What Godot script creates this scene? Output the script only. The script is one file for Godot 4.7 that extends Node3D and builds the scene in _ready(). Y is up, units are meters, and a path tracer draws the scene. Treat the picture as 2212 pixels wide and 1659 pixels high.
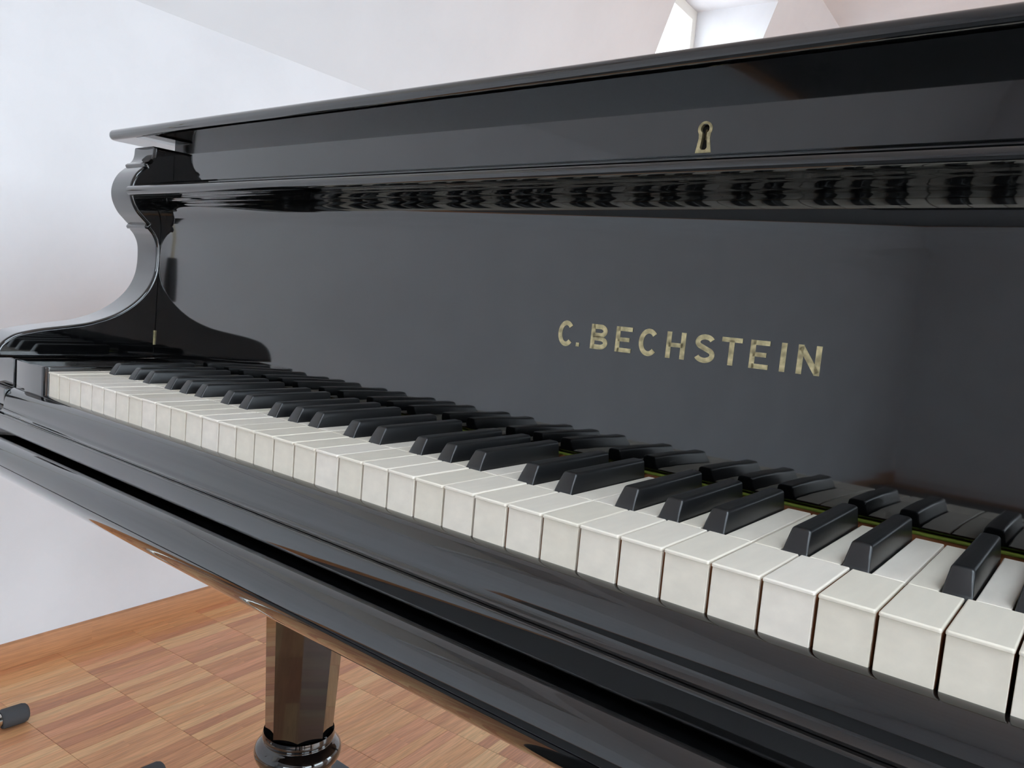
extends Node3D
# A black grand piano with open keyboard in a white attic room. Metres; the floor is y = 0.
# Piano coordinates: x runs along the keys from the bass, z towards the player; key tops are at y = K.

const K := 0.72
const PITCH := 0.0235
const XA := -0.0754      # inner face of the bass-side arm
const XO := -0.125       # outer face of the bass-side arm
const XR := 1.279        # inner face of the treble-side arm
const XRO := 1.329
const ROOM_TURN := 4.5   # degrees between the piano and the room

var M := {}
var taken := {}
var rng := RandomNumberGenerator.new()
var room: Transform3D

func _ready() -> void:
	rng.seed = 7
	room = Transform3D(Basis(Vector3.UP, deg_to_rad(ROOM_TURN)), Vector3(-0.862, 0, 0))
	camera_and_light()
	materials()
	build_room()
	build_piano()
	build_others()

# ---------------------------------------------------------------- camera and light
func camera_and_light() -> void:
	var cam := Camera3D.new()
	cam.name = "camera"
	add_child(cam)
	cam.position = Vector3(0.84206, K + 0.10658, 0.3305)
	cam.rotation_degrees = Vector3(-5.7286, 37.9691, 5.0534)
	cam.fov = 51.8295
	cam.near = 0.02
	cam.far = 200.0
	cam.current = true
	var sm := ProceduralSkyMaterial.new()
	sm.sky_top_color = Color(0.87, 0.94, 1.0)
	sm.sky_horizon_color = Color(0.92, 0.97, 1.0)
	sm.ground_horizon_color = Color(0.74, 0.77, 0.80)
	sm.ground_bottom_color = Color(0.60, 0.62, 0.64)
	sm.sky_energy_multiplier = 1.0
	var sky := Sky.new()
	sky.sky_material = sm
	var env := Environment.new()
	env.background_mode = Environment.BG_SKY
	env.sky = sky
	env.background_energy_multiplier = 10.0
	env.tonemap_mode = Environment.TONE_MAPPER_LINEAR
	env.tonemap_exposure = 1.0
	env.sdfgi_enabled = true
	env.ssao_enabled = true
	env.ssil_enabled = true
	var we := WorldEnvironment.new()
	we.name = "world"
	we.environment = env
	add_child(we)

# ---------------------------------------------------------------- materials
func mat(called: String, c: Color, rough := 0.5, spec := 0.5, metal := 0.0) -> StandardMaterial3D:
	var m := StandardMaterial3D.new()
	m.resource_name = called
	m.albedo_color = c
	m.roughness = rough
	m.metallic_specular = spec
	m.metallic = metal
	M[called] = m
	return m

func noise_image(w: int, h: int, fx: float, fy: float, lo: float, hi: float, sd: int, octaves := 4) -> ImageTexture:
	var n := FastNoiseLite.new()
	n.seed = sd
	n.frequency = 1.0
	n.fractal_octaves = octaves
	var im := Image.create(w, h, false, Image.FORMAT_RGB8)
	for y in h:
		for x in w:
			var v := clampf(n.get_noise_2d(x * fx, y * fy) * 0.9 + 0.5, 0.0, 1.0)
			var g := lerpf(lo, hi, v)
			im.set_pixel(x, y, Color(g, g, g))
	return ImageTexture.create_from_image(im)

func materials() -> void:
	var lac := mat("black_lacquer", Color(0.03, 0.03, 0.032), 0.05, 0.52)
	lac.clearcoat_enabled = true
	lac.clearcoat = 1.0
	lac.clearcoat_roughness = 0.03
	var ebony := mat("ebony", Color(0.075, 0.077, 0.082), 0.34, 0.6)
	ebony.roughness_texture = noise_image(128, 128, 0.06, 0.06, 0.92, 1.0, 5)
	ebony.uv1_triplanar = true
	ebony.uv1_scale = Vector3(30, 30, 30)
	for i in 4:
		var v: float = [0.0, -0.012, 0.01, -0.005][i]
		var iv := mat("ivory_%d" % i, Color(0.93 + v, 0.89 + v, 0.83 + v * 1.6), 0.30, 0.5)
		iv.albedo_texture = noise_image(128, 128, 0.03, 0.012, 0.975, 1.0, 20 + i)
		iv.uv1_triplanar = true
		iv.uv1_scale = Vector3(28, 28, 14)
		var fr := mat("key_front_%d" % i, Color(0.93 + v, 0.89 + v, 0.83 + v * 1.6), 0.36, 0.45)
		fr.albedo_texture = noise_image(128, 128, 0.03, 0.04, 0.965, 1.0, 40 + i)
		fr.uv1_triplanar = true
		fr.uv1_scale = Vector3(17, 17, 17)
	mat("key_wood", Color(0.62, 0.40, 0.26), 0.7, 0.3)
	var felt := mat("felt", Color(0.44, 0.48, 0.20), 1.0, 0.1)
	felt.albedo_texture = noise_image(128, 128, 0.5, 0.5, 0.6, 1.0, 3)
	felt.uv1_triplanar = true
	felt.uv1_scale = Vector3(60, 60, 60)
	var brass := mat("brass", Color(0.82, 0.76, 0.59), 0.40, 0.5, 0.7)
	brass.albedo_texture = noise_image(128, 128, 0.05, 0.05, 0.72, 1.0, 9)
	brass.uv1_triplanar = true
	brass.uv1_scale = Vector3(22, 22, 22)
	mat("lock_iron", Color(0.10, 0.08, 0.06), 0.6, 0.4)
	mat("bronze_iron", Color(0.3, 0.25, 0.15), 0.5, 0.5, 0.6)
	mat("chrome", Color(0.86, 0.85, 0.82), 0.12, 0.5, 1.0)
	mat("rubber", Color(0.30, 0.305, 0.315), 0.75, 0.3)
	mat("box_grey", Color(0.36, 0.38, 0.40), 0.6, 0.4)
	mat("cord", Color(0.80, 0.76, 0.64), 0.9, 0.2)
	mat("cord_handle", Color(0.06, 0.06, 0.065), 0.5, 0.4)
	mat("bench_leather", Color(0.06, 0.06, 0.06), 0.5, 0.5)
	var rug := mat("rug", Color(0.54, 0.54, 0.545), 1.0, 0.1)
	rug.albedo_texture = noise_image(128, 128, 0.4, 0.4, 0.7, 1.0, 15)
	rug.uv1_triplanar = true
	rug.uv1_scale = Vector3(4, 4, 4)
	mat("rug_border", Color(0.40, 0.40, 0.41), 1.0, 0.1)
	# plaster
	var wall := mat("plaster", Color(0.915, 0.918, 0.93), 0.9, 0.2)
	wall.albedo_texture = noise_image(256, 256, 0.02, 0.02, 0.975, 1.0, 60)
	wall.uv1_triplanar = true
	wall.uv1_scale = Vector3(0.6, 0.6, 0.6)
	var ceil := mat("plaster_slope", Color(0.90, 0.905, 0.915), 0.92, 0.2)
	ceil.albedo_texture = wall.albedo_texture
	ceil.uv1_triplanar = true
	ceil.uv1_scale = Vector3(0.4, 0.4, 0.4)
	var blind := mat("blind_fabric", Color(0.93, 0.92, 0.90), 0.95, 0.1)
	blind.backlight_enabled = true
	blind.backlight = Color(0.35, 0.35, 0.34)
	mat("window_white", Color(0.90, 0.89, 0.86), 0.45, 0.5)
	var glass := mat("glass", Color(1, 1, 1, 0.06), 0.02, 0.5)
	glass.transparency = BaseMaterial3D.TRANSPARENCY_ALPHA
	# parquet
	var grain := noise_image(512, 128, 0.006, 0.11, 0.86, 1.0, 77, 5)
	var tones := [Color(0.920, 0.673, 0.483), Color(0.960, 0.724, 0.523), Color(0.880, 0.621, 0.443), Color(0.970, 0.765, 0.552), Color(0.931, 0.661, 0.494), Color(0.845, 0.581, 0.425), Color(0.943, 0.701, 0.494), Color(0.903, 0.644, 0.460)]
	for i in tones.size():
		var p := mat("parquet_%d" % i, tones[i], 0.34, 0.5)
		p.albedo_texture = grain
		p.roughness_texture = noise_image(64, 64, 0.05, 0.3, 0.8, 1.0, 90 + i) if i == 0 else M["parquet_0"].roughness_texture
	mat("parquet_joint", Color(0.62, 0.43, 0.30), 0.8, 0.2)
	var ps := mat("parquet_rest", Color(1, 1, 1), 0.34, 0.5)
	ps.vertex_color_use_as_albedo = true
	ps.albedo_texture = grain
	var bb := mat("baseboard_wood", Color(0.80, 0.56, 0.38), 0.42, 0.45)
	bb.albedo_texture = grain
	bb.uv1_triplanar = true
	bb.uv1_scale = Vector3(14, 14, 2.2)

# ---------------------------------------------------------------- node helpers
func numbered(base: String) -> String:
	var n: int = taken.get(base, 0)
	taken[base] = n + 1
	return base if n == 0 else "%s_%03d" % [base, n]

func part(parent: Node3D, called: String, mesh: Mesh, m: Material, at := Vector3.ZERO) -> MeshInstance3D:
	var o := MeshInstance3D.new()
	o.name = called
	o.mesh = mesh
	o.material_override = m
	o.position = at
	parent.add_child(o, true)
	return o

func tag(o: Node, label: String, category: String, group := "") -> void:
	o.set_meta("label", label)
	o.set_meta("category", category)
	if group:
		o.set_meta("group", group)

func thing(called: String, label: String, category: String, at := Vector3.ZERO, group := "") -> Node3D:
	var o := Node3D.new()
	o.name = numbered(called)
	add_child(o)
	o.position = at
	tag(o, label, category, group)
	return o

func structure(called: String, mesh: Mesh, m: Material, label: String, category: String, t := Transform3D()) -> MeshInstance3D:
	var o := MeshInstance3D.new()
	o.name = called
	o.mesh = mesh
	o.material_override = m
	o.transform = t
	add_child(o)
	o.set_meta("kind", "structure")
	tag(o, label, category)
	return o

# ---------------------------------------------------------------- mesh helpers
func new_st() -> SurfaceTool:
	var st := SurfaceTool.new()
	st.begin(Mesh.PRIMITIVE_TRIANGLES)
	return st

func tri(st: SurfaceTool, a: Vector3, b: Vector3, c: Vector3, na: Vector3, nb: Vector3, nc: Vector3, ua := Vector2.ZERO, ub := Vector2.ZERO, uc := Vector2.ZERO) -> void:
	var g := (b - a).cross(c - a)
	if g.dot(na + nb + nc) > 0.0:   # front faces run clockwise
		var t := b; b = c; c = t
		t = nb; nb = nc; nc = t
		var u := ub; ub = uc; uc = u
	st.set_normal(na); st.set_uv(ua); st.add_vertex(a)
	st.set_normal(nb); st.set_uv(ub); st.add_vertex(b)
	st.set_normal(nc); st.set_uv(uc); st.add_vertex(c)

func quad(st: SurfaceTool, a: Vector3, b: Vector3, c: Vector3, d: Vector3, na: Vector3, nb: Vector3, nc: Vector3, nd: Vector3) -> void:
	tri(st, a, b, c, na, nb, nc)
	tri(st, a, c, d, na, nc, nd)

func done(st: SurfaceTool) -> ArrayMesh:
	st.index()
	return st.commit()

# Six faces; uv runs in metres along the two longest sides of each face.
func add_box(st: SurfaceTool, lo: Vector3, hi: Vector3, t := Transform3D(), uv_turn := false) -> void:
	for ax in 3:
		var u := (ax + 1) % 3
		var v := (ax + 2) % 3
		for s in 2:
			var n := Vector3.ZERO
			n[ax] = 1.0 if s else -1.0
			var p := []
			var uv := []
			for k in [[0, 0], [1, 0], [1, 1], [0, 1]]:
				var q := Vector3.ZERO
				q[ax] = hi[ax] if s else lo[ax]
				q[u] = hi[u] if k[0] else lo[u]
				q[v] = hi[v] if k[1] else lo[v]
				p.append(t * q)
				var w := Vector2(q[v], q[u]) if ((ax == 1) != uv_turn) else Vector2(q[u], q[v])
				uv.append(w)
			var wn := (t.basis * n).normalized()
			tri(st, p[0], p[1], p[2], wn, wn, wn, uv[0], uv[1], uv[2])
			tri(st, p[0], p[2], p[3], wn, wn, wn, uv[0], uv[2], uv[3])

func box(lo: Vector3, hi: Vector3, uv_turn := false) -> ArrayMesh:
	var st := new_st()
	add_box(st, lo, hi, Transform3D(), uv_turn)
	return done(st)

func to3(axis: String, u: float, v: float, t: float) -> Vector3:
	match axis:
		"x": return Vector3(t, v, u)    # profile (z, y) run along x
		"y": return Vector3(u, t, v)    # outline (x, z) raised along y
		_: return Vector3(u, v, t)      # outline (x, y) run along z

func outward(poly: PackedVector2Array) -> PackedVector2Array:
	var a := 0.0
	for i in poly.size():
		var p := poly[i]
		var q := poly[(i + 1) % poly.size()]
		a += p.x * q.y - q.x * p.y
	if a < 0.0:
		poly = poly.duplicate()
		poly.reverse()
	return poly

# A closed outline swept straight from a0 to a1 along an axis, its two end edges rounded by r0 and r1.
func add_sweep(st: SurfaceTool, poly: PackedVector2Array, axis: String, a0: float, a1: float, r0 := 0.0, r1 := 0.0, steps := 3, sharp := 38.0) -> void:
	poly = outward(poly)
	var n := poly.size()
	var en := PackedVector2Array()
	for i in n:
		var e := (poly[(i + 1) % n] - poly[i]).normalized()
		en.append(Vector2(e.y, -e.x))
	var vs := PackedVector2Array()   # normal at the start of edge i
	var ve := PackedVector2Array()   # normal at the end of edge i
	var mi := PackedVector2Array()   # offset direction of vertex i
	vs.resize(n); ve.resize(n); mi.resize(n)
	for i in n:
		var a := en[(i + n - 1) % n]
		var b := en[i]
		var s := (a + b).normalized()
		mi[i] = s / maxf(0.35, s.dot(b))
		if rad_to_deg(acos(clampf(a.dot(b), -1, 1))) < sharp:
			vs[i] = s
			ve[(i + n - 1) % n] = s
		else:
			vs[i] = b
			ve[(i + n - 1) % n] = a
	var rings := []    # [inset, position, tilt]
	for k in steps + 1:
		var f := PI / 2 * k / steps
		if r0 > 0.0:
			rings.append([r0 * (1 - sin(f)), a0 + r0 * (1 - cos(f)), -cos(f)])
	if r0 <= 0.0:
		rings.append([0.0, a0, 0.0])
	if r1 > 0.0:
		for k in steps + 1:
			var f := PI / 2 * k / steps
			rings.append([r1 * (1 - cos(f)), a1 - r1 * (1 - sin(f)), sin(f)])
	else:
		rings.append([0.0, a1, 0.0])
	for j in rings.size() - 1:
		var A: Array = rings[j]
		var B: Array = rings[j + 1]
		for i in n:
			var i2 := (i + 1) % n
			var p := [poly[i] - mi[i] * A[0], poly[i2] - mi[i2] * A[0], poly[i2] - mi[i2] * B[0], poly[i] - mi[i] * B[0]]
			var tn := [[vs[i], A], [ve[i], A], [ve[i], B], [vs[i], B]]
			var P := []
			var N := []
			for k in 4:
				var R: Array = tn[k][1]
				P.append(to3(axis, p[k].x, p[k].y, R[1]))
				var c := sqrt(maxf(0.0, 1.0 - R[2] * R[2]))
				N.append(to3(axis, tn[k][0].x * c, tn[k][0].y * c, R[2]).normalized())
			quad(st, P[0], P[1], P[2], P[3], N[0], N[1], N[2], N[3])
	for s in 2:
		var R: Array = rings[-1] if s else rings[0]
		var q := PackedVector2Array()
		for i in n:
			q.append(poly[i] - mi[i] * R[0])
		var ids := Geometry2D.triangulate_polygon(q)
		if ids.is_empty():
			ids = Geometry2D.triangulate_polygon(poly)
		var nn := to3(axis, 0, 0, 1.0 if s else -1.0)
		for k in range(0, ids.size(), 3):
			var a := q[ids[k]]
			var b := q[ids[k + 1]]
			var c := q[ids[k + 2]]
			tri(st, to3(axis, a.x, a.y, R[1]), to3(axis, b.x, b.y, R[1]), to3(axis, c.x, c.y, R[1]), nn, nn, nn)

func sweep(poly: PackedVector2Array, axis: String, a0: float, a1: float, r0 := 0.0, r1 := 0.0, steps := 3, sharp := 38.0) -> ArrayMesh:
	var st := new_st()
	add_sweep(st, poly, axis, a0, a1, r0, r1, steps, sharp)
	return done(st)

# Rectangle with rounded corners.
func rect(x0: float, y0: float, x1: float, y1: float, r := 0.0, n := 3) -> PackedVector2Array:
	var o := PackedVector2Array()
	if r <= 0.0:
		return PackedVector2Array([Vector2(x0, y0), Vector2(x1, y0), Vector2(x1, y1), Vector2(x0, y1)])
	for c in [[x1 - r, y0 + r, -PI / 2], [x1 - r, y1 - r, 0.0], [x0 + r, y1 - r, PI / 2], [x0 + r, y0 + r, PI]]:
		for k in n + 1:
			var a: float = c[2] + PI / 2 * k / n
			o.append(Vector2(c[0] + r * cos(a), c[1] + r * sin(a)))
	return o

# Smooth curve through points.
func curve(pts: Array, n := 6) -> PackedVector2Array:
	var o := PackedVector2Array()
	for i in pts.size() - 1:
		var p0: Vector2 = pts[maxi(i - 1, 0)]
		var p1: Vector2 = pts[i]
		var p2: Vector2 = pts[i + 1]
		var p3: Vector2 = pts[mini(i + 2, pts.size() - 1)]
		var d := p1.distance_to(p2)
		var m1 := (p2 - p0) / maxf(1e-6, p0.distance_to(p1) + d) * d
		var m2 := (p3 - p1) / maxf(1e-6, p2.distance_to(p3) + d) * d
		for k in n:
			var t := float(k) / n
			var t2 := t * t
			var t3 := t2 * t
			o.append(p1 * (2 * t3 - 3 * t2 + 1) + m1 * (t3 - 2 * t2 + t) + p2 * (-2 * t3 + 3 * t2) + m2 * (t3 - t2))
	o.append(pts[-1])
	return o

func v2(flat: Array) -> Array:
	var o := []
	for i in range(0, flat.size(), 2):
		o.append(Vector2(flat[i], flat[i + 1]))
	return o

# Surface of revolution about y from (radius, y) points; facets = true keeps flat sides.
func add_lathe(st: SurfaceTool, pts: Array, seg := 32, facets := false, turn := 0.0, at := Vector3.ZERO) -> void:
	var nrm := []
	for i in pts.size():
		var a: Vector2 = pts[maxi(i - 1, 0)]
		var b: Vector2 = pts[mini(i + 1, pts.size() - 1)]
		var e := (b - a).normalized()
		nrm.append(Vector2(-e.y, e.x) if (b.y - a.y) < 0 else Vector2(e.y, -e.x))
	for i in pts.size() - 1:
		var e := ((pts[i + 1] as Vector2) - (pts[i] as Vector2)).normalized()
		var fn := Vector2(e.y, -e.x)
		if pts[i + 1].y < pts[i].y:
			fn = -fn
		if absf(pts[i + 1].y - pts[i].y) < 1e-7:
			fn = Vector2(0, 1) if i >= pts.size() / 2 else Vector2(0, -1)
		for s in seg:
			var a0 := turn + TAU * s / seg
			var a1 := turn + TAU * (s + 1) / seg
			var am := (a0 + a1) / 2
			var q := []
			var N := []
			for c in [[i, a0], [i, a1], [i + 1, a1], [i + 1, a0]]:
				var p: Vector2 = pts[c[0]]
				q.append(at + Vector3(p.x * cos(c[1]), p.y, p.x * sin(c[1])))
				var nn: Vector2 = fn if facets else nrm[c[0]]
				var aa: float = am if facets else c[1]
				N.append(Vector3(nn.x * cos(aa), nn.y, nn.x * sin(aa)).normalized())
			quad(st, q[0], q[1], q[2], q[3], N[0], N[1], N[2], N[3])

func lathe(pts: Array, seg := 32, facets := false, turn := 0.0) -> ArrayMesh:
	var st := new_st()
	add_lathe(st, pts, seg, facets, turn)
	return done(st)

# Round tube along a path.
func tube(path: Array, radius: float, seg := 12) -> ArrayMesh:
	var st := new_st()
	var frames := []
	for i in path.size():
		var d: Vector3 = ((path[mini(i + 1, path.size() - 1)] as Vector3) - (path[maxi(i - 1, 0)] as Vector3)).normalized()
		var up := Vector3.UP if absf(d.y) < 0.9 else Vector3.RIGHT
		var x := d.cross(up).normalized()
		frames.append([x, x.cross(d).normalized(), d])
	for i in path.size() - 1:
		for s in seg:
			var q := []
			var N := []
			for c in [[i, s], [i, s + 1], [i + 1, s + 1], [i + 1, s]]:
				var a: float = TAU * c[1] / seg
				var nn: Vector3 = frames[c[0]][0] * cos(a) + frames[c[0]][1] * sin(a)
				q.append((path[c[0]] as Vector3) + nn * radius)
				N.append(nn)
			quad(st, q[0], q[1], q[2], q[3], N[0], N[1], N[2], N[3])
	for e in 2:
		var i: int = path.size() - 1 if e else 0
		var n: Vector3 = frames[i][2] * (1.0 if e else -1.0)
		for s in seg:
			var a0 := TAU * s / seg
			var a1 := TAU * (s + 1) / seg
			tri(st, path[i], (path[i] as Vector3) + (frames[i][0] * cos(a0) + frames[i][1] * sin(a0)) * radius, (path[i] as Vector3) + (frames[i][0] * cos(a1) + frames[i][1] * sin(a1)) * radius, n, n, n)
	return done(st)

# ---------------------------------------------------------------- the room
# Room coordinates (u, y, w): u from the knee wall to the right, w along it towards the player's side.
const W0 := -6.0
const W1 := 5.6
const U1 := 4.3
const KNEE := 1.392
const TOP := 2.66
const DORMERS := [[-5.6, -4.63], [-3.66, -2.67], [0.34, 1.34]]  # the last dormer is out of view, set near the cord to light the bass side
const SILL := 1.50
const HEAD := 2.46
const UNSEEN_RIGHT_WINDOWS := [[-4.6, -3.0], [-1.9, -0.3], [0.1, 1.7]]  # tall windows out of view, placed to light the keys and knee wall

const UNSEEN_DOOR := [2.3, 4.1]    # unseen glazed door, placed to light key fronts and floor: u0, u1
const UNSEEN_ROOFS := [[2.1, -0.1, 3.4, 1.5]]    # unseen roof windows, placed to light the key tops: u0, w0, u1, w1

func slope_u(y: float) -> float:
	return (y - KNEE) / tan(deg_to_rad(72.0))

func build_room() -> void:
	floor_parquet()
	structure("wall_left", box(Vector3(-0.35, -0.1, W0 - 0.2), Vector3(0, KNEE, W1 + 0.2)), M.plaster, "low white plaster knee wall beside the piano", "wall", room)
	# the steep slope above the knee wall, with openings for the dormer windows
	var st := new_st()
	var th := 0.05
	var pieces := []    # [w0, w1, y0, y1]
	var at := W0 - 0.2
	for d in DORMERS:
		pieces.append([at, d[0], KNEE, TOP + 0.1])
		pieces.append([d[0], d[1], KNEE, SILL])
		pieces.append([d[0], d[1], HEAD, TOP + 0.1])
		at = d[1]
	pieces.append([at, W1 + 0.2, KNEE, TOP + 0.1])
	for p in pieces:
		add_sweep(st, PackedVector2Array([Vector2(slope_u(p[2]), p[2]), Vector2(slope_u(p[3]), p[3]), Vector2(slope_u(p[3]) - th, p[3]), Vector2(slope_u(p[2]) - th, p[2])]), "", p[0], p[1])
	structure("wall_slope", done(st), M.plaster_slope, "steep sloping attic wall above the knee wall", "wall", room)
	# dormer cheeks, sills and heads behind the openings
	st = new_st()
	var ub := -0.1
	for d in DORMERS:
		for s in 2:
			var wa: float = d[s] + (0.003 if s else -0.083)
			var o := PackedVector2Array([Vector2(ub - 0.2, KNEE), Vector2(-0.02, KNEE), Vector2(slope_u(HEAD + 0.1) - 0.02, HEAD + 0.1), Vector2(ub - 0.2, HEAD + 0.1)])
			add_sweep(st, o, "", wa, wa + 0.08)
		add_box(st, Vector3(ub - 0.2, HEAD + 0.002, d[0] - 0.08), Vector3(slope_u(HEAD) - 0.02, HEAD + 0.1, d[1] + 0.08))
		add_box(st, Vector3(ub - 0.2, KNEE, d[0] - 0.02), Vector3(slope_u(SILL) - 0.02, SILL, d[1] + 0.02))
	structure("wall_dormers", done(st), M.plaster, "white plaster cheeks and sills of the dormer recesses", "wall", room)
	var k := 1
	for d in DORMERS:
		window("window_%d" % k, Vector3(ub, SILL, d[0]), Vector3(ub, HEAD, d[1]), "dormer window with white frame in the sloping wall")
		k += 1
	st = new_st()
	var cu := slope_u(TOP) - 0.1
	var ce := U1 + 0.2
	at = W0 - 0.2
	for r in UNSEEN_ROOFS:
		add_box(st, Vector3(cu, TOP, at), Vector3(ce, TOP + 0.15, r[1]))
		add_box(st, Vector3(cu, TOP, r[1]), Vector3(r[0], TOP + 0.15, r[3]))
		add_box(st, Vector3(r[2], TOP, r[1]), Vector3(ce, TOP + 0.15, r[3]))
		at = r[3]
	add_box(st, Vector3(cu, TOP, at), Vector3(ce, TOP + 0.15, W1 + 0.2))
	structure("ceiling", done(st), M.plaster_slope, "flat white ceiling of the attic room", "ceiling", room)
	for r in UNSEEN_ROOFS:
		var rw := Node3D.new()
		rw.name = "window_%d" % k
		add_child(rw)
		rw.transform = room
		rw.set_meta("kind", "structure")
		tag(rw, "unseen roof window with white frame, placed to light the key tops, in the flat ceiling on the player's side", "window", "unseen roof windows")
		st = new_st()
		add_box(st, Vector3(r[0], TOP + 0.05, r[1]), Vector3(r[0] + 0.05, TOP + 0.12, r[3]))
		add_box(st, Vector3(r[2] - 0.05, TOP + 0.05, r[1]), Vector3(r[2], TOP + 0.12, r[3]))
		add_box(st, Vector3(r[0] + 0.05, TOP + 0.05, r[1]), Vector3(r[2] - 0.05, TOP + 0.12, r[1] + 0.05))
		add_box(st, Vector3(r[0] + 0.05, TOP + 0.05, r[3] - 0.05), Vector3(r[2] - 0.05, TOP + 0.12, r[3]))
		part(rw, "window_frame", done(st), M.window_white)
		part(rw, "pane", box(Vector3(r[0] + 0.05, TOP + 0.08, r[1] + 0.05), Vector3(r[2] - 0.05, TOP + 0.084, r[3] - 0.05)), M.glass)
		k += 1
	structure("wall_back", box(Vector3(-0.5, -0.1, W0 - 0.2), Vector3(U1 + 0.2, TOP + 0.1, W0)), M.plaster, "white end wall far behind the piano", "wall", room)
	st = new_st()
	add_box(st, Vector3(-0.5, -0.1, W1), Vector3(UNSEEN_DOOR[0], TOP + 0.1, W1 + 0.25))
	add_box(st, Vector3(UNSEEN_DOOR[1], -0.1, W1), Vector3(U1 + 0.2, TOP + 0.1, W1 + 0.25))
	add_box(st, Vector3(UNSEEN_DOOR[0], -0.1, W1), Vector3(UNSEEN_DOOR[1], 0.06, W1 + 0.25))
	add_box(st, Vector3(UNSEEN_DOOR[0], 2.35, W1), Vector3(UNSEEN_DOOR[1], TOP + 0.1, W1 + 0.25))
	structure("wall_front", done(st), M.plaster, "unseen white end wall with a glazed door behind the player", "wall", room)
	var turned := room * Transform3D(Basis(Vector3.UP, -PI / 2), Vector3(0, 0, W1 + 0.15))
	window("window_%d" % k, Vector3(0, 0.06, UNSEEN_DOOR[0]), Vector3(0, 2.35, UNSEEN_DOOR[1]), "unseen tall glazed door in the end wall behind the player, placed to light the key fronts and floor", turned)
	k += 1
	st = new_st()
	at = W0 - 0.2
	for d in UNSEEN_RIGHT_WINDOWS:
		add_box(st, Vector3(U1, -0.1, at), Vector3(U1 + 0.25, TOP + 0.1, d[0]))
		add_box(st, Vector3(U1, -0.1, d[0]), Vector3(U1 + 0.25, 0.06, d[1]))
		add_box(st, Vector3(U1, 2.3, d[0]), Vector3(U1 + 0.25, TOP + 0.1, d[1]))
		at = d[1]
	add_box(st, Vector3(U1, -0.1, at), Vector3(U1 + 0.25, TOP + 0.1, W1 + 0.2))
	structure("wall_right", done(st), M.plaster, "unseen white wall with tall windows on the treble side", "wall", room)
	for d in UNSEEN_RIGHT_WINDOWS:
		window("window_%d" % k, Vector3(U1 + 0.15, 0.06, d[0]), Vector3(U1 + 0.15, 2.3, d[1]), "unseen tall window with white frame on the treble side, placed to light the keys and knee wall")
		k += 1
	# roller blind over the dormer beside the keyboard, out of view, softening its daylight
	var bl := Node3D.new()
	bl.name = "unseen_roller_blind"
	add_child(bl)
	bl.transform = room * Transform3D(Basis(), Vector3(ub + 0.05, SILL, (DORMERS[2][0] + DORMERS[2][1]) / 2))
	tag(bl, "unseen white roller blind over the dormer window beside the keyboard, softening its daylight", "blind")
	part(bl, "fabric", box(Vector3(-0.001, 0.004, -0.47), Vector3(0.001, HEAD - SILL - 0.02, 0.47)), M.blind_fabric)
	part(bl, "roller", tube([Vector3(0, HEAD - SILL - 0.025, -0.485), Vector3(0, HEAD - SILL - 0.025, 0.485)], 0.02, 16), M.window_white)
	part(bl, "bottom_bar", box(Vector3(-0.006, 0.002, -0.475), Vector3(0.006, 0.022, 0.475)), M.window_white)
	# baseboard
	structure("baseboard_left", sweep(PackedVector2Array([Vector2(0, 0), Vector2(0.012, 0), Vector2(0.012, 0.046), Vector2(0.0105, 0.049), Vector2(0.007, 0.05), Vector2(0, 0.05)]), "", W0, W1), M.baseboard_wood, "reddish wooden baseboard along the knee wall", "baseboard", room)

func window(called: String, lo: Vector3, hi: Vector3, label: String, place: Variant = null) -> void:
	var o := Node3D.new()
	o.name = called
	add_child(o)
	o.transform = room if place == null else place
	o.set_meta("kind", "structure")
	tag(o, label, "window", "attic windows")
	var x := lo.x
	var f := 0.055
	var st := new_st()
	add_box(st, Vector3(x - 0.03, lo.y, lo.z), Vector3(x + 0.02, lo.y + f, hi.z))
	add_box(st, Vector3(x - 0.03, hi.y - f, lo.z), Vector3(x + 0.02, hi.y, hi.z))
	add_box(st, Vector3(x - 0.03, lo.y + f, lo.z), Vector3(x + 0.02, hi.y - f, lo.z + f))
	add_box(st, Vector3(x - 0.03, lo.y + f, hi.z - f), Vector3(x + 0.02, hi.y - f, hi.z))
	part(o, "window_frame", done(st), M.window_white)
	part(o, "pane", box(Vector3(x - 0.008, lo.y + f, lo.z + f), Vector3(x - 0.004, hi.y - f, hi.z - f)), M.glass)

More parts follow.
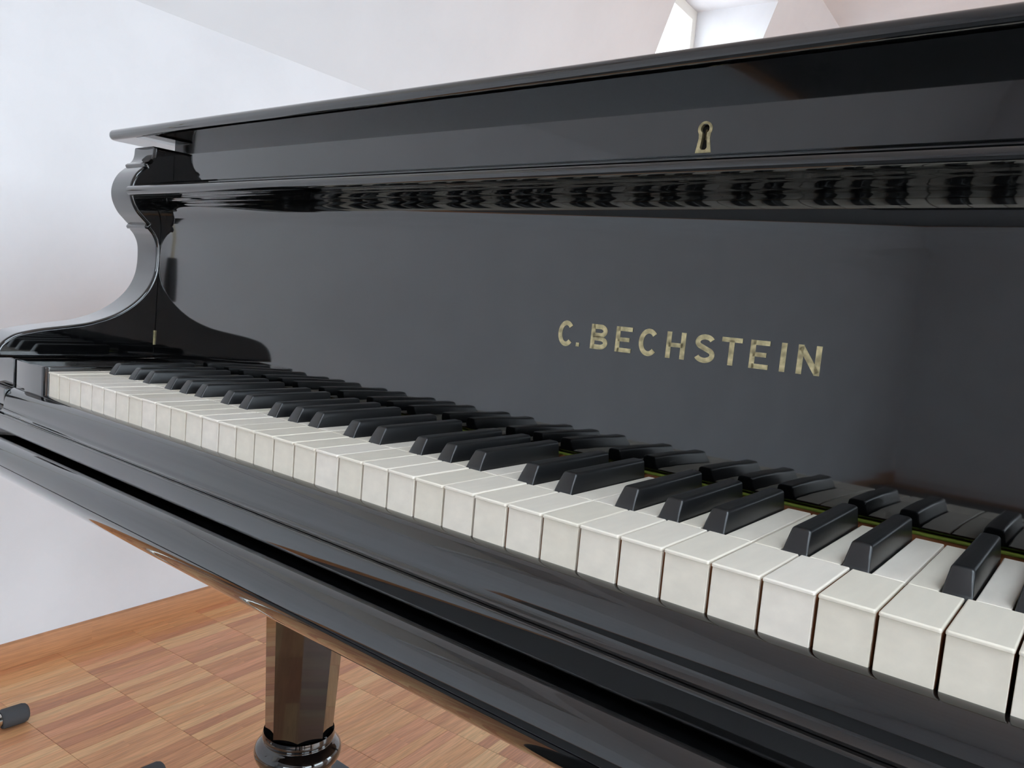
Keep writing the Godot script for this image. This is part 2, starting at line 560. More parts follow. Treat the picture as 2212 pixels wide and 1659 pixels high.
func floor_parquet() -> void:
	var base := structure("floor", box(Vector3(-0.1, -0.12, W0 - 0.2), Vector3(U1 + 0.2, -0.0012, W1 + 0.2)), M.parquet_joint, "reddish brown strip parquet floor", "floor", room)
	# strips 23.7 x 166 mm, their ends in line; the nearest 300 in view are parts, the others are joined
	var sw := 0.0237
	var sl := 0.166
	var w_first := -0.381
	var meshes := []
	for i in 4:
		var st := new_st()
		var g := 0.00012
		var o := rect(g, g * 2.5, sw - g, sl - g * 2.5)
		add_sweep(st, o, "y", -0.011, 0.0, 0.0, 0.0003, 1)
		var mdt := st.commit_to_arrays()
		var vv: PackedVector3Array = mdt[Mesh.ARRAY_VERTEX]
		var uv := PackedVector2Array()
		for p in vv:
			uv.append(Vector2(p.z * 3.0 + i * 0.37, p.x * 14.0 + i * 0.29))
		mdt[Mesh.ARRAY_TEX_UV] = uv
		var am := ArrayMesh.new()
		am.add_surface_from_arrays(Mesh.PRIMITIVE_TRIANGLES, mdt)
		meshes.append(am)
	var spots := []
	var cam_pos := Vector3(0.842, 0.827, 0.33)
	var inv := room.affine_inverse()
	var c := inv * cam_pos
	for i in int(U1 / sw) + 1:
		for j in range(-34, 32):
			var u := 0.012 + i * sw
			var w := w_first + j * sl
			if u > U1 or w < W0 - 0.1 or w > W1:
				continue
			spots.append([u, w])
	# what the photograph shows of the floor: a wedge between the knee wall and the keyboard rail
	var seen := []
	var rest := []
	var cam_b := Basis.from_euler(Vector3(deg_to_rad(-5.7286), deg_to_rad(37.9691), deg_to_rad(5.0534)))
	for s in spots:
		var mid: Vector3 = room * Vector3(s[0] + sw / 2, 0, s[1] + sl / 2)
		var v: Vector3 = cam_b.inverse() * (mid - cam_pos)
		var px := -1.0
		var py := -1.0
		if v.z < -0.2:
			px = 1106 + 1707 * v.x / -v.z
			py = 829.5 - 1707 * v.y / -v.z
		# under the line of the rail's lower edge
		var line := 1023.6 + px * 0.5335
		if px > -70 and px < 1250 and py > line - 10 and py < 1740:
			seen.append([(mid - cam_pos).length(), s])
		else:
			rest.append(s)
	seen.sort_custom(func(a, b): return a[0] < b[0])
	for i in range(300, seen.size()):
		rest.append(seen[i][1])
	for i in mini(300, seen.size()):
		var s: Array = seen[i][1]
		part(base, "parquet_strip", meshes[rng.randi() % 4], M["parquet_%d" % (rng.randi() % 8)], Vector3(s[0], rng.randf_range(-0.0002, 0.0002), s[1]))
	var st := new_st()
	for s in rest:
		var m: StandardMaterial3D = M["parquet_%d" % (rng.randi() % 8)]
		st.set_color(m.albedo_color.srgb_to_linear())
		var a := Vector3(s[0] + 0.0001, -0.0001, s[1] + 0.0003)
		var b := Vector3(s[0] + sw - 0.0001, -0.0001, s[1] + sl - 0.0003)
		var o := Vector2(rng.randf(), rng.randf())
		var uv := [Vector2(0, 0), Vector2(0, sw * 14), Vector2(sl * 3, sw * 14), Vector2(sl * 3, 0)]
		var N := Vector3.UP
		tri(st, a, Vector3(b.x, a.y, a.z), b, N, N, N, uv[0] + o, uv[1] + o, uv[2] + o)
		tri(st, a, b, Vector3(a.x, a.y, b.z), N, N, N, uv[0] + o, uv[2] + o, uv[3] + o)
	var r := part(base, "parquet_field", done(st), M.parquet_rest)
	r.set_meta("kind", "stuff")

# ---------------------------------------------------------------- the piano
func build_piano() -> void:
	var p := thing("grand_piano", "glossy black grand piano with open keyboard and brass lettering", "piano")
	var up := Vector3(0, K, 0)
	# case and lid
	var plan := v2([XO, -0.20, XO, -1.30])
	var side := curve(v2([XO, -1.30, -0.118, -1.52, -0.075, -1.72, 0.03, -1.86, 0.19, -1.915, 0.36, -1.87, 0.49, -1.75, 0.60, -1.56, 0.72, -1.36, 0.90, -1.20, 1.10, -1.09, 1.24, -0.98, 1.31, -0.84, XRO, -0.68, XRO, -0.20]), 6)
	var outline := PackedVector2Array([Vector2(XO, -0.20)])
	outline.append_array(side)
	part(p, "case", sweep(outline, "y", -0.125, 0.2555, 0.003, 0.004), M.black_lacquer, up)
	var lid_pts := PackedVector2Array()
	var n := outline.size()
	outline = outward(outline)
	for i in n:
		var a := (outline[i] - outline[(i + n - 1) % n]).normalized()
		var b := (outline[(i + 1) % n] - outline[i]).normalized()
		var m := (Vector2(a.y, -a.x) + Vector2(b.y, -b.x)).normalized()
		var q := outline[i]
		if q.y > -0.2001:
			q = Vector2(q.x + (0.02 if q.x > 0.5 else -0.02), -0.1135)
		else:
			q += m * 0.02
		lid_pts.append(q)
	part(p, "lid", sweep(round_front(lid_pts, 0.010), "y", 0.258, 0.2703, 0.0055, 0.0058, 6, 50.0), M.black_lacquer, up)
	var board := PackedVector2Array()
	for i in n:
		var q := lid_pts[i]
		if q.y > -0.15:
			board.append(Vector2(q.x + (0.031 if q.x < 0.5 else -0.031), -0.1305))
		else:
			var a := (lid_pts[i] - lid_pts[(i + n - 1) % n]).normalized()
			var b := (lid_pts[(i + 1) % n] - lid_pts[i]).normalized()
			var m := (Vector2(a.y, -a.x) + Vector2(b.y, -b.x)).normalized()
			board.append(q - m * 0.031)
	part(p, "lid_board", sweep(round_front(board, 0.008), "y", 0.2700, 0.2748, 0.0, 0.003, 3, 50.0), M.black_lacquer, up)
	# arms
	var arm := PackedVector2Array()
	arm.append_array(curve(v2([0.0212, 0.0052, 0.0198, 0.0135, 0.0160, 0.0205, 0.0100, 0.0262, 0.0015, 0.0312, -0.0129, 0.0352, -0.0273, 0.0380, -0.0475, 0.0410, -0.0685, 0.0447, -0.0829, 0.0490, -0.0945, 0.0535, -0.1050, 0.0588, -0.1190, 0.0687, -0.1295, 0.0790, -0.1372, 0.0900, -0.1422, 0.1020, -0.1445, 0.1140, -0.1450, 0.1285, -0.1438, 0.1405, -0.1395, 0.1500, -0.1340, 0.1562]), 5))
	arm.append_array(curve(v2([-0.1313, 0.1565, -0.1300, 0.1590, -0.1313, 0.1617]), 4))
	arm.append_array(curve(v2([-0.1318, 0.1622, -0.1260, 0.1675, -0.1195, 0.1739, -0.1145, 0.1820, -0.1115, 0.1905, -0.1110, 0.2000, -0.1135, 0.2100, -0.1185, 0.2190, -0.1262, 0.2268]), 5))
	arm.append_array(curve(v2([-0.1272, 0.2272, -0.1262, 0.2300, -0.1285, 0.2325]), 4))
	arm.append_array(curve(v2([-0.1315, 0.2335, -0.1345, 0.2375, -0.1362, 0.2430, -0.1368, 0.2500]), 4))
	arm.append(Vector2(-0.1372, 0.2518))
	arm.append(Vector2(-0.215, 0.2518))
	arm.append(Vector2(-0.215, 0.0052))
	for e in [[XO, XA], [XR, XRO]]:
		var a := part(p, "arm", sweep(arm, "x", e[0], e[1], 0.0035, 0.0035, 4), M.black_lacquer, up)
		a.set_meta("label", "scroll-shaped end arm beside the keys")
		part(a, "arm_base", sweep(rect(-0.22, -0.0265, 0.0035, 0.0050, 0.0012, 2), "x", e[0], e[1], 0.001, 0.001, 2), M.black_lacquer)
		part(a, "arm_foot", sweep(rect(-0.22, -0.0500, 0.0120, -0.0270, 0.0012, 2), "x", e[0], e[1], 0.001, 0.001, 2), M.black_lacquer)
	# key blocks beside the first and last key
	var xk := 52 * PITCH
	for e in [[XA + 0.0004, -0.0012], [xk + 0.0012, XR - 0.0004]]:
		part(p, "key_block", sweep(rect(e[0], -0.1455, e[1], 0.0030, 0.0065, 6), "y", -0.0262, 0.0048, 0.0, 0.0016, 4), M.black_lacquer, up)
	# fallboard: leaning panel, cove and rounded nose in one moulding
	var fb := PackedVector2Array([Vector2(-0.1600, 0.0028)])
	fb.append_array(curve(v2([-0.1495, 0.0028, -0.1480, 0.0033, -0.1470, 0.0046, -0.1464, 0.0068, -0.14612, 0.0100, -0.1460, 0.0140, -0.1460, 0.0190, -0.14606, 0.0230, -0.14618, 0.0300, -0.1478, 0.1400, -0.14795, 0.1480]), 6))
	fb.append_array(curve(v2([-0.1480, 0.1500, -0.1480, 0.1590, -0.1476, 0.1665, -0.1464, 0.1730, -0.1443, 0.1780, -0.1410, 0.1820, -0.1370, 0.1846, -0.1330, 0.1858, -0.1300, 0.1866, -0.1270, 0.1884, -0.1235, 0.1903, -0.1195, 0.1912, -0.1150, 0.1914]), 6))
	for k in 15:
		var a := deg_to_rad(-95 + 185.0 * k / 14)
		fb.append(Vector2(-0.1105 + 0.0056 * cos(a), 0.1968 + 0.0053 * sin(a)))
	fb.append(Vector2(-0.1600, 0.2021))
	var fall := part(p, "fallboard", sweep(fb, "x", XA + 0.0006, XR - 0.0006, 0.0008, 0.0008, 2), M.black_lacquer, up)
	for l in letters():
		var o := part(fall, "letter", l[1], M.brass, l[0])
		o.rotation.x = -deg_to_rad(0.83)
		o.set_meta("label", "brass letter " + l[2])
	# lock rail above the fallboard, with its keyhole
	var lr := part(p, "lock_rail", lock_rail(), M.black_lacquer, up)
	var esc := escutcheon()
	part(lr, "keyhole_plate", esc[0], M.brass)
	part(lr, "keyhole", box(Vector3(0.5975, 0.2172, -0.1720), Vector3(0.6040, 0.2350, -0.1655)), M.lock_iron)
	part(lr, "lock_pin", sweep(rect(0.6002, 0.2255, 0.6016, 0.2325, 0.0006, 2), "", -0.1655, -0.1632), M.bronze_iron)
	part(p, "rail_recess", box(Vector3(XA + 0.002, 0.2025, -0.2), Vector3(XR - 0.002, 0.2158, -0.1655)), M.black_lacquer, up)
	part(p, "pivot_plate", box(Vector3(XA - 0.0005, 0.0215, -0.1462), Vector3(XA + 0.0009, 0.0385, -0.1446)), M.brass, up)
	# felt behind the keys
	part(p, "felt_strip", sweep(rect(-0.1515, 0.0004, -0.1460, 0.0020, 0.0005, 2), "x", -0.001, xk + 0.001), M.felt, up)
	part(p, "key_frame", box(Vector3(XA + 0.001, -0.062, -0.21), Vector3(XR - 0.001, -0.030, -0.004)), M.key_wood, up)
	part(p, "key_back", box(Vector3(XA + 0.001, -0.030, -0.21), Vector3(XR - 0.001, 0.0003, -0.1475)), M.key_wood, up)
	# key slip, slip board, key bed rail
	var slip := PackedVector2Array([Vector2(-0.0040, -0.0496), Vector2(-0.0040, -0.0250)])
	for k in 25:
		var a := deg_to_rad(lerpf(100, 0, k / 24.0))
		slip.append(Vector2(-0.0015 + 0.0146 * cos(a), -0.0446 + 0.0202 * sin(a)))
	for k in range(1, 13):
		var a := deg_to_rad(lerpf(180, 270, k / 12.0))
		slip.append(Vector2(0.0183 + 0.0052 * cos(a), -0.0446 + 0.0050 * sin(a)))
	part(p, "key_slip", sweep(slip, "x", XA + 0.0006, XR - 0.0006, 0.0015, 0.0015, 3, 45.0), M.black_lacquer, up)
	part(p, "slip_board", sweep(rect(-0.02, -0.0662, 0.0222, -0.0500, 0.0016, 4), "x", XO, XRO, 0.0015, 0.0015, 3, 45.0), M.black_lacquer, up)
	var rail := PackedVector2Array([Vector2(-0.26, -0.0706), Vector2(0.0, -0.0706)])
	for k in 25:
		var a := deg_to_rad(lerpf(90, 0, k / 24.0))
		rail.append(Vector2(0.0258 + 0.0158 * cos(a), -0.0892 + 0.0186 * sin(a)))
	rail.append_array(PackedVector2Array([Vector2(0.0410, -0.0894), Vector2(0.0410, -0.0899)]))
	for k in 29:
		var a := deg_to_rad(lerpf(0, -90, k / 28.0))
		rail.append(Vector2(0.0416 * cos(a), -0.0901 + 0.0264 * sin(a)))
	rail.append(Vector2(-0.26, -0.1165))
	part(p, "key_bed", sweep(rail, "x", XO, XRO, 0.002, 0.002, 3, 50.0), M.black_lacquer, up)
	# legs
	for at in [Vector3(-0.046, 0, -0.374), Vector3(1.25, 0, -0.374), Vector3(0.17, 0, -1.66)]:
		var l := Node3D.new()
		l.name = "leg"
		p.add_child(l, true)
		l.position = at
		leg(l)
	build_keys(p, up)

func round_front(pts: PackedVector2Array, r: float) -> PackedVector2Array:
	var o := PackedVector2Array()
	var n := pts.size()
	for i in n:
		var q := pts[i]
		if q.y > -0.15:
			var a := q + (pts[(i + n - 1) % n] - q).normalized() * r
			var b := q + (pts[(i + 1) % n] - q).normalized() * r
			for k in 7:
				var t := k / 6.0
				o.append(a.lerp(q, t).lerp(q.lerp(b, t), t))
		else:
			o.append(q)
	return o

var leg_meshes := []
func leg(l: Node3D) -> void:
	if leg_meshes.is_empty():
		leg_meshes.append(lathe(v2([0.001, 0.1835, 0.0482, 0.1835, 0.0655, 0.585, 0.0655, 0.5985, 0.001, 0.5985]), 8, true, PI / 8 + 0.30))
		var pr := curve(v2([0.030, 0.100, 0.032, 0.104, 0.037, 0.106, 0.0475, 0.110, 0.0500, 0.1175, 0.0475, 0.125, 0.0400, 0.1285, 0.0395, 0.1330, 0.0480, 0.1365, 0.0585, 0.1410, 0.0625, 0.1500, 0.0612, 0.1590, 0.0545, 0.1660, 0.0500, 0.1690, 0.0500, 0.1720, 0.0520, 0.1760, 0.0505, 0.1835]), 5)
		leg_meshes.append(lathe(Array(pr), 48))
		var lo := curve(v2([0.020, 0.050, 0.030, 0.051, 0.034, 0.056, 0.036, 0.066, 0.034, 0.084, 0.030, 0.100]), 5)
		leg_meshes.append(lathe(Array(lo), 32))
		var st := new_st()
		add_lathe(st, v2([0.004, -0.011, 0.021, -0.011, 0.024, -0.008, 0.024, 0.008, 0.021, 0.011, 0.004, 0.011]), 24)
		leg_meshes.append(done(st))
	part(l, "octagonal_shaft", leg_meshes[0], M.black_lacquer)
	part(l, "turned_rings", leg_meshes[1], M.black_lacquer)
	part(l, "ankle", leg_meshes[2], M.black_lacquer)
	var c := part(l, "caster", leg_meshes[3], M.brass, Vector3(0, 0.0245, 0))
	c.rotation.z = PI / 2
	part(l, "caster_fork", box(Vector3(-0.016, 0.024, -0.012), Vector3(-0.0125, 0.052, 0.012)), M.brass)

func lock_rail() -> ArrayMesh:
	var st := new_st()
	var z0 := -0.2
	var z1 := -0.1610
	var y0 := 0.2160
	var y1 := 0.2590
	var x0 := XA + 0.0006
	var x1 := XR - 0.0006
	# solid rail with a small pocket behind the keyhole plate
	add_box(st, Vector3(x0, y0, z0), Vector3(0.5975, y1, z1))
	add_box(st, Vector3(0.6040, y0, z0), Vector3(x1, y1, z1))
	add_box(st, Vector3(0.5975, y0, z0), Vector3(0.6040, 0.2172, z1))
	add_box(st, Vector3(0.5975, 0.2350, z0), Vector3(0.6040, y1, z1))
	add_box(st, Vector3(0.5975, 0.2172, z0), Vector3(0.6040, 0.2350, -0.172))
	return done(st)

# Brass plate with a keyhole cut through: circle above a flared slot.
func escutcheon() -> Array:
	var cx := 0.60075
	var outer := []
	var inner := []
	var oc := Vector2(cx, 0.2322)
	var ic := Vector2(cx, 0.2325)
	var N := 40
	for i in N:
		# matching points round both outlines, from the lower left over the top to the lower right
		var t := float(i) / (N - 1)
		var o: Vector2
		var h: Vector2
		if t < 0.2:
			var s := t / 0.2
			o = Vector2(cx - 0.0056, 0.2168).lerp(Vector2(cx - 0.0037, 0.2275), s)
			h = Vector2(cx - 0.0026, 0.2196).lerp(Vector2(cx - 0.0015, 0.2290), s)
		elif t > 0.8:
			var s := (t - 0.8) / 0.2
			o = Vector2(cx + 0.0037, 0.2275).lerp(Vector2(cx + 0.0056, 0.2168), s)
			h = Vector2(cx + 0.0015, 0.2290).lerp(Vector2(cx + 0.0026, 0.2196), s)
		else:
			var a := deg_to_rad(lerpf(218, -38, (t - 0.2) / 0.6))
			o = oc + Vector2(cos(a), sin(a)) * 0.0051
			var b := deg_to_rad(lerpf(238, -58, (t - 0.2) / 0.6))
			h = ic + Vector2(cos(b), sin(b)) * 0.0031
		outer.append(o)
		inner.append(h)
	inner[0] = Vector2(cx - 0.0024, 0.2200)
	inner[N - 1] = Vector2(cx + 0.0024, 0.2200)
	inner.append(Vector2(cx + 0.0013, 0.2188))
	outer.append(Vector2(cx + 0.002, 0.2168))
	inner.append(Vector2(cx - 0.0013, 0.2188))
	outer.append(Vector2(cx - 0.002, 0.2168))
	var st := new_st()
	var z1 := -0.1606
	var z0 := -0.1640
	N = outer.size()
	var F := Vector3(0, 0, 1)
	for i in N:
		var j := (i + 1) % N
		var a := Vector3(outer[i].x, outer[i].y, z1)
		var b := Vector3(outer[j].x, outer[j].y, z1)
		var c := Vector3(inner[j].x, inner[j].y, z1)
		var d := Vector3(inner[i].x, inner[i].y, z1)
		quad(st, a, b, c, d, F, F, F, F)
		var dz := Vector3(0, 0, z0 - z1)
		var e: Vector2 = (outer[j] - outer[i]).normalized()
		var no := Vector3(-e.y, e.x, 0)
		quad(st, a, b, b + dz * 0.15, a + dz * 0.15, no, no, no, no)
		e = (inner[j] - inner[i]).normalized()
		var ni := Vector3(e.y, -e.x, 0)
		quad(st, d, c, c + dz, d + dz, ni, ni, ni, ni)
	return [done(st)]

# ---- lettering: each letter a thin brass inlay made of strokes
func ribbon(st: SurfaceTool, pts: Array, w: float) -> void:
	var h := 0.00035
	var L := []
	var R := []
	for i in pts.size():
		var a: Vector2 = pts[maxi(i - 1, 0)]
		var b: Vector2 = pts[mini(i + 1, pts.size() - 1)]
		var d := (b - a).normalized()
		var s := Vector2(-d.y, d.x)
		if i > 0 and i < pts.size() - 1:
			var d1 := ((pts[i] as Vector2) - a).normalized()
			s /= maxf(0.5, s.dot(Vector2(-d1.y, d1.x)))
		L.append((pts[i] as Vector2) + s * w / 2)
		R.append((pts[i] as Vector2) - s * w / 2)
	var F := Vector3(0, 0, 1)
	for i in pts.size() - 1:
		var q := [L[i], L[i + 1], R[i + 1], R[i]]
		var v := []
		for k in 4:
			v.append(Vector3(q[k].x, q[k].y, h))
		quad(st, v[0], v[1], v[2], v[3], F, F, F, F)
		var e: Vector2 = ((pts[i + 1] as Vector2) - (pts[i] as Vector2)).normalized()
		var nl := Vector3(-e.y, e.x, 0)
		var dz := Vector3(0, 0, -h - 0.0006)
		quad(st, v[0], v[1], v[1] + dz, v[0] + dz, nl, nl, nl, nl)
		quad(st, v[3], v[2], v[2] + dz, v[3] + dz, -nl, -nl, -nl, -nl)

func arc(c: Vector2, rx: float, ry: float, a0: float, a1: float, n := 18) -> Array:
	var o := []
	for k in n + 1:
		var a := deg_to_rad(lerpf(a0, a1, float(k) / n))
		o.append(c + Vector2(rx * cos(a), ry * sin(a)))
	return o

func letters() -> Array:
	# x of the left edge, width; heights in the letter's own coordinates from the baseline
	var H := 0.0176
	var w := 0.0033
	var e := w / 2
	var y0 := 0.0804
	var rows := [["C", 0.5085, 0.0138], [".", 0.5247, 0.0028], ["B", 0.5368, 0.0140], ["E", 0.5573, 0.0128], ["C", 0.5757, 0.0148], ["H", 0.5965, 0.0137], ["S", 0.6168, 0.0143], ["T", 0.6352, 0.0136], ["E", 0.6542, 0.0122], ["I", 0.6734, 0.0034], ["N", 0.6836, 0.0139]]
	var out := []
	for r in rows:
		var st := new_st()
		var W: float = r[2]
		var A := func(x: float, y: float) -> Vector2: return Vector2(x, y)
		match r[0]:
			"C":
				ribbon(st, arc(Vector2(W / 2, H / 2), W / 2 - e, H / 2 - e + 0.0005, 42, 318, 36), w)
			".":
				ribbon(st, [A.call(0, w / 2), A.call(W, w / 2)], w * 0.85)
			"B":
				ribbon(st, [A.call(e, 0), A.call(e, H)], w)
				var up := [A.call(e, H - e)] + arc(Vector2(W * 0.55, H * 0.735), W * 0.40 - e, H * 0.265 - e, 90, -90, 14) + [A.call(e, H * 0.47 + e)]
				ribbon(st, up, w)
				var dn := [A.call(e, H * 0.53 - e)] + arc(Vector2(W * 0.55, H * 0.265), W * 0.45 - e, H * 0.265 - e, 90, -90, 14) + [A.call(e, e)]
				ribbon(st, dn, w)
			"E":
				ribbon(st, [A.call(e, 0), A.call(e, H)], w)
				ribbon(st, [A.call(e, H - e * 0.9), A.call(W, H - e * 0.9)], w * 0.9)
				ribbon(st, [A.call(e, H * 0.5), A.call(W * 0.86, H * 0.5)], w * 0.85)
				ribbon(st, [A.call(e, e * 0.9), A.call(W, e * 0.9)], w * 0.9)
			"H":
				ribbon(st, [A.call(e, 0), A.call(e, H)], w)
				ribbon(st, [A.call(W - e, 0), A.call(W - e, H)], w)
				ribbon(st, [A.call(e, H * 0.51), A.call(W - e, H * 0.51)], w * 0.85)
			"S":
				var s := arc(Vector2(W / 2, H * 0.735), W / 2 - e - 0.0004, H * 0.265 - e + 0.0004, 22, 225, 20)
				s.append_array(arc(Vector2(W / 2, H * 0.275), W / 2 - e, H * 0.275 - e + 0.0004, 45, -158, 20))
				var sm := curve(s, 2)
				ribbon(st, Array(sm), w)
			"T":
				ribbon(st, [A.call(0, H - e * 0.9), A.call(W, H - e * 0.9)], w * 0.9)
				ribbon(st, [A.call(W / 2, 0), A.call(W / 2, H - e)], w)
			"I":
				ribbon(st, [A.call(W / 2, 0), A.call(W / 2, H)], w)
			"N":
				ribbon(st, [A.call(e, 0), A.call(e, H)], w)
				ribbon(st, [A.call(W - e, 0), A.call(W - e, H)], w)
				ribbon(st, [A.call(e * 1.05, H - 0.0012), A.call(W - e * 1.05, 0.0012)], w * 1.05)
		var z := -0.14620 - (y0 - 0.03) * (0.0016 / 0.11)
		out.append([Vector3(r[1], y0, z), done(st), "full stop" if r[0] == "." else r[0]])
	return out

# ---- keys
const BLACK_AFTER := {0: 0.0023, 2: -0.0026, 3: 0.0019, 5: -0.0036, 6: 0.0}   # A-B, C-D, D-E, F-G, G-A

func build_keys(p: Node3D, up: Vector3) -> void:
	var blacks := {}     # boundary index -> centre x
	for k in range(1, 52):
		var below := (k - 1) % 7
		if BLACK_AFTER.has(below):
			blacks[k] = k * PITCH + BLACK_AFTER[below]
	var bw := 0.0120
	var gap := 0.00050
	var shapes := {}
	for k in 52:
		var x0 := gap
		var x1 := PITCH - gap
		var l := 0.0
		var r := 0.0
		if blacks.has(k):
			l = maxf(0.0, blacks[k] + bw / 2 + 0.0009 - k * PITCH)
		if blacks.has(k + 1):
			r = maxf(0.0, (k + 1) * PITCH - (blacks[k + 1] - bw / 2 - 0.0009))
		var id := "%.4f %.4f" % [l, r]
		if not shapes.has(id):
			var zs := -0.0500
			# ivory head: full width, rounded front corners and a soft edge
			var head := PackedVector2Array([Vector2(x0, zs), Vector2(x1, zs)])
			for c in 5:
				var a := PI / 2 * c / 4
				head.append(Vector2(x1 - 0.0012 + 0.0012 * cos(a), -0.0012 + 0.0012 * sin(a)))
			for c in 5:
				var a := PI / 2 + PI / 2 * c / 4
				head.append(Vector2(x0 + 0.0012 + 0.0012 * cos(a), -0.0012 + 0.0012 * sin(a)))
			var tl := maxf(x0, l)
			var tr := minf(x1, PITCH - r)
			shapes[id] = [
				sweep(head, "y", -0.0019, 0.0, 0.0004, 0.0009, 3),
				sweep(rect(tl, -0.1418, tr, zs - 0.00012, 0.0003, 1), "y", -0.0019, 0.0, 0.0, 0.0007, 2),
				sweep(rect(x0 + 0.0003, -0.0250, x1 - 0.0003, -0.0019, 0.0003, 1), "", -0.0032, -0.0012, 0.0, 0.0003, 1),
				key_stick(x0 + 0.0004, x1 - 0.0004, tl + 0.0003, tr - 0.0003),
			]
		var s: Array = shapes[id]
		var v := rng.randi() % 4
		var at := up + Vector3(k * PITCH, rng.randf_range(-0.00025, 0.00025), rng.randf_range(-0.0002, 0.0002))
		var key := part(p, "white_key", s[3], M.key_wood, at)
		part(key, "ivory_head", s[0], M["ivory_%d" % v])
		part(key, "ivory_tail", s[1], M["ivory_%d" % ((v + rng.randi() % 2) % 4)])
		part(key, "key_front", s[2], M["key_front_%d" % v])
	var bm := black_key(bw)
	for k in blacks:
		part(p, "black_key", bm, M.ebony, up + Vector3(blacks[k], rng.randf_range(-0.0002, 0.0002), rng.randf_range(-0.0002, 0.0002)))

func key_stick(x0: float, x1: float, t0: float, t1: float) -> ArrayMesh:
	var st := new_st()
	add_box(st, Vector3(x0, -0.0255, -0.0497), Vector3(x1, -0.0019, -0.0032))
	add_box(st, Vector3(t0, -0.0255, -0.1418), Vector3(t1, -0.0019, -0.0497))
	return done(st)

# Sharp: tapered sides, sloping front, all edges softly rounded; stacked outlines from the base to the top.
func black_key(bw: float) -> ArrayMesh:
	var st := new_st()
	var H := 0.0113
	var z_back := -0.1388
	var levels := []      # [y, half width, front z, back inset, corner radius]
	levels.append([-0.022, bw / 2, -0.0500, 0.0, 0.0010])
	levels.append([0.0, bw / 2, -0.0500, 0.0, 0.0010])
	for i in 7:
		var t := (i + 1) / 7.0
		levels.append([0.0096 * t, bw / 2 - 0.0012 * t, -0.0500 - 0.0046 * t - 0.0012 * t * t, 0.0, 0.0010 + 0.0003 * t])
	for i in 6:
		var a := PI / 2 * (i + 1) / 6.0
		var k := 1 - cos(a)
		levels.append([0.0096 + 0.0017 * sin(a), bw / 2 - 0.0012 - 0.0002 * sin(a) - 0.0017 * k, -0.0558 - 0.0006 * sin(a) - 0.0022 * k, 0.0012 * k, 0.0013])
	var rings := []
	for l in levels:
		var o := rect(-l[1], z_back + l[3], l[1], l[2], l[4], 4)
		var r := []
		for q in o:
			r.append(Vector3(q.x, l[0], q.y))
		rings.append(r)
	st.set_smooth_group(0)
	for i in rings.size() - 1:
		var n: int = rings[i].size()
		for j in n:
			var a: Vector3 = rings[i][j]
			var b: Vector3 = rings[i][(j + 1) % n]
			var c: Vector3 = rings[i + 1][(j + 1) % n]
			var d: Vector3 = rings[i + 1][j]
			for t in [[a, b, c], [a, c, d]]:
				st.add_vertex(t[0]); st.add_vertex(t[1]); st.add_vertex(t[2])
	var top: Array = rings[-1]
	for j in range(1, top.size() - 1):
		st.add_vertex(top[0]); st.add_vertex(top[j]); st.add_vertex(top[j + 1])
	st.generate_normals()
	st.index()
	return st.commit()

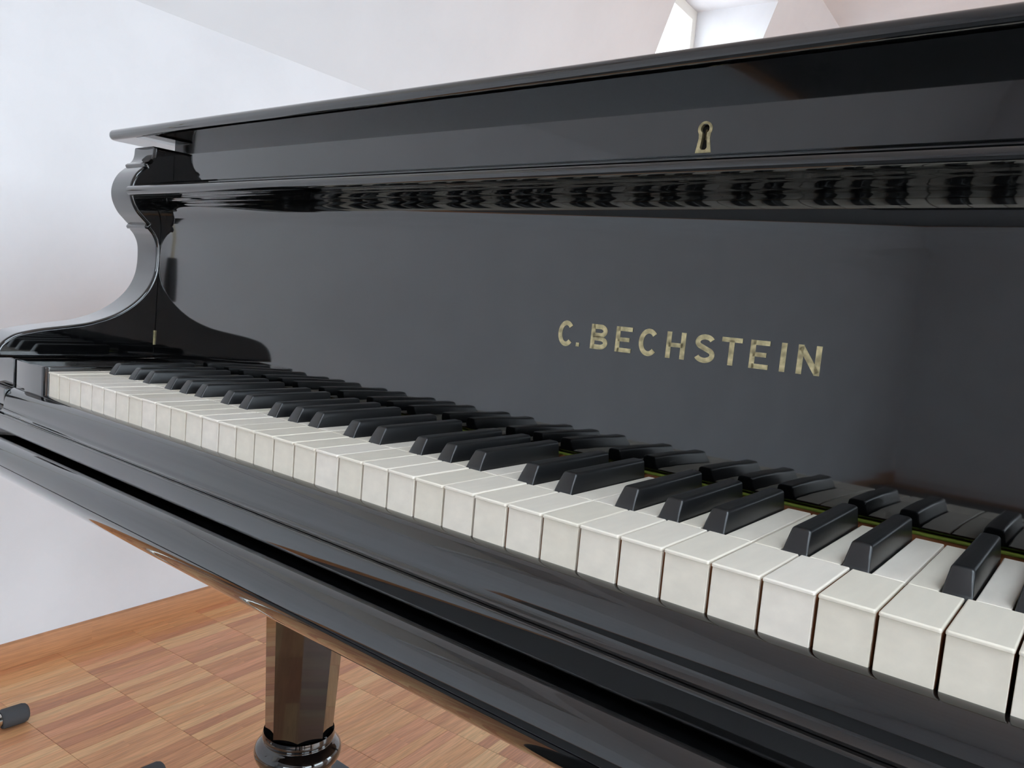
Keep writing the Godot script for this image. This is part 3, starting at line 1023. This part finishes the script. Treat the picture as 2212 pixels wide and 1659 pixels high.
# ---------------------------------------------------------------- other things
func build_others() -> void:
	# pull cord of the dormer's roller blind, hanging by the knee wall
	var c := thing("blind_cord", "pull cord with black handle hanging beside the knee wall, mirrored in the fallboard", "cord", Vector3(-0.806, K + 0.06, 0.262))
	var path := []
	for i in 20:
		path.append(Vector3(0.002 * sin(i * 0.5), 0.088 + i * 0.035, 0.004 * sin(i * 0.11)))
	part(c, "cord", tube(path, 0.0034, 8), M.cord)
	part(c, "handle", lathe(v2([0.001, 0.0, 0.0125, 0.0, 0.0135, 0.006, 0.0130, 0.05, 0.0105, 0.090, 0.009, 0.094, 0.001, 0.094]), 20), M.cord_handle)
	# low folding stand whose two floor tubes end on the parquet
	var s := thing("floor_stand", "low chrome tube stand with dark grey rubber end caps on the parquet", "stand", Vector3(-0.48, 0, 0.1))
	for e in [[-0.645, -0.236], [-0.318, -0.318]]:
		var x: float = e[0] + 0.48
		var z: float = e[1] - 0.1
		part(s, "floor_tube", tube([Vector3(x, 0.0172, z + 0.036), Vector3(x, 0.0172, z + 0.80)], 0.0115, 16), M.chrome)
		for k in 2:
			var cap := part(s, "end_cap", lathe(v2([0.001, 0.0, 0.0125, 0.0005, 0.0155, 0.003, 0.0172, 0.008, 0.0172, 0.040, 0.0160, 0.0430, 0.0120, 0.0435]), 24), M.rubber, Vector3(x, 0.0172, z if k == 0 else z + 0.84))
			cap.rotation.x = PI / 2 if k == 0 else -PI / 2
	part(s, "cross_tube", tube([Vector3(-0.165, 0.029, 0.22), Vector3(0.162, 0.029, 0.22)], 0.0115, 16), M.chrome)
	# padded bench and large grey rug, both out of view, placed to darken rail reflections
	var bn := thing("unseen_piano_bench", "unseen black padded piano bench under the keyboard, placed to darken the key bed rail reflection", "bench", Vector3(0.87, 0, 0.15))
	part(bn, "seat_pad", sweep(rect(-0.31, -0.145, 0.31, 0.145, 0.03, 5), "y", 0.43, 0.495, 0.012, 0.022, 5), M.bench_leather)
	part(bn, "seat_frame", sweep(rect(-0.295, -0.13, 0.295, 0.13, 0.006, 2), "y", 0.37, 0.43, 0.003, 0.003), M.black_lacquer)
	for e in [[-1, -1], [1, -1], [1, 1], [-1, 1]]:
		part(bn, "leg", sweep(rect(-0.02, -0.02, 0.02, 0.02, 0.004, 2), "y", 0.0, 0.372, 0.003, 0.0), M.black_lacquer, Vector3(e[0] * 0.27, 0, e[1] * 0.105))
	var rug := thing("unseen_rug", "unseen large grey woven rug on the player's side, mirrored in the glossy slip board", "rug", Vector3(0.8, 0, 3.0))
	part(rug, "pile", sweep(rect(-1.5, -2.36, 1.7, 2.2, 0.02, 3), "y", 0.0, 0.009, 0.0, 0.004), M.rug)
	part(rug, "border", sweep(rect(-1.53, -2.39, 1.73, 2.23, 0.03, 3), "y", 0.0, 0.0045, 0.0, 0.002), M.rug_border)
	# flat grey box on the floor behind the leg
	var b := thing("floor_box", "flat dark grey box on the floor behind the octagonal leg", "box", Vector3(-0.125, 0, -0.485))
	part(b, "body", sweep(PackedVector2Array([Vector2(-0.11, 0.04), Vector2(0.06, 0.04), Vector2(0.06, -0.015), Vector2(0.022, -0.045), Vector2(-0.07, -0.045), Vector2(-0.11, -0.01)]), "y", 0.0, 0.03, 0.001, 0.004), M.box_grey)
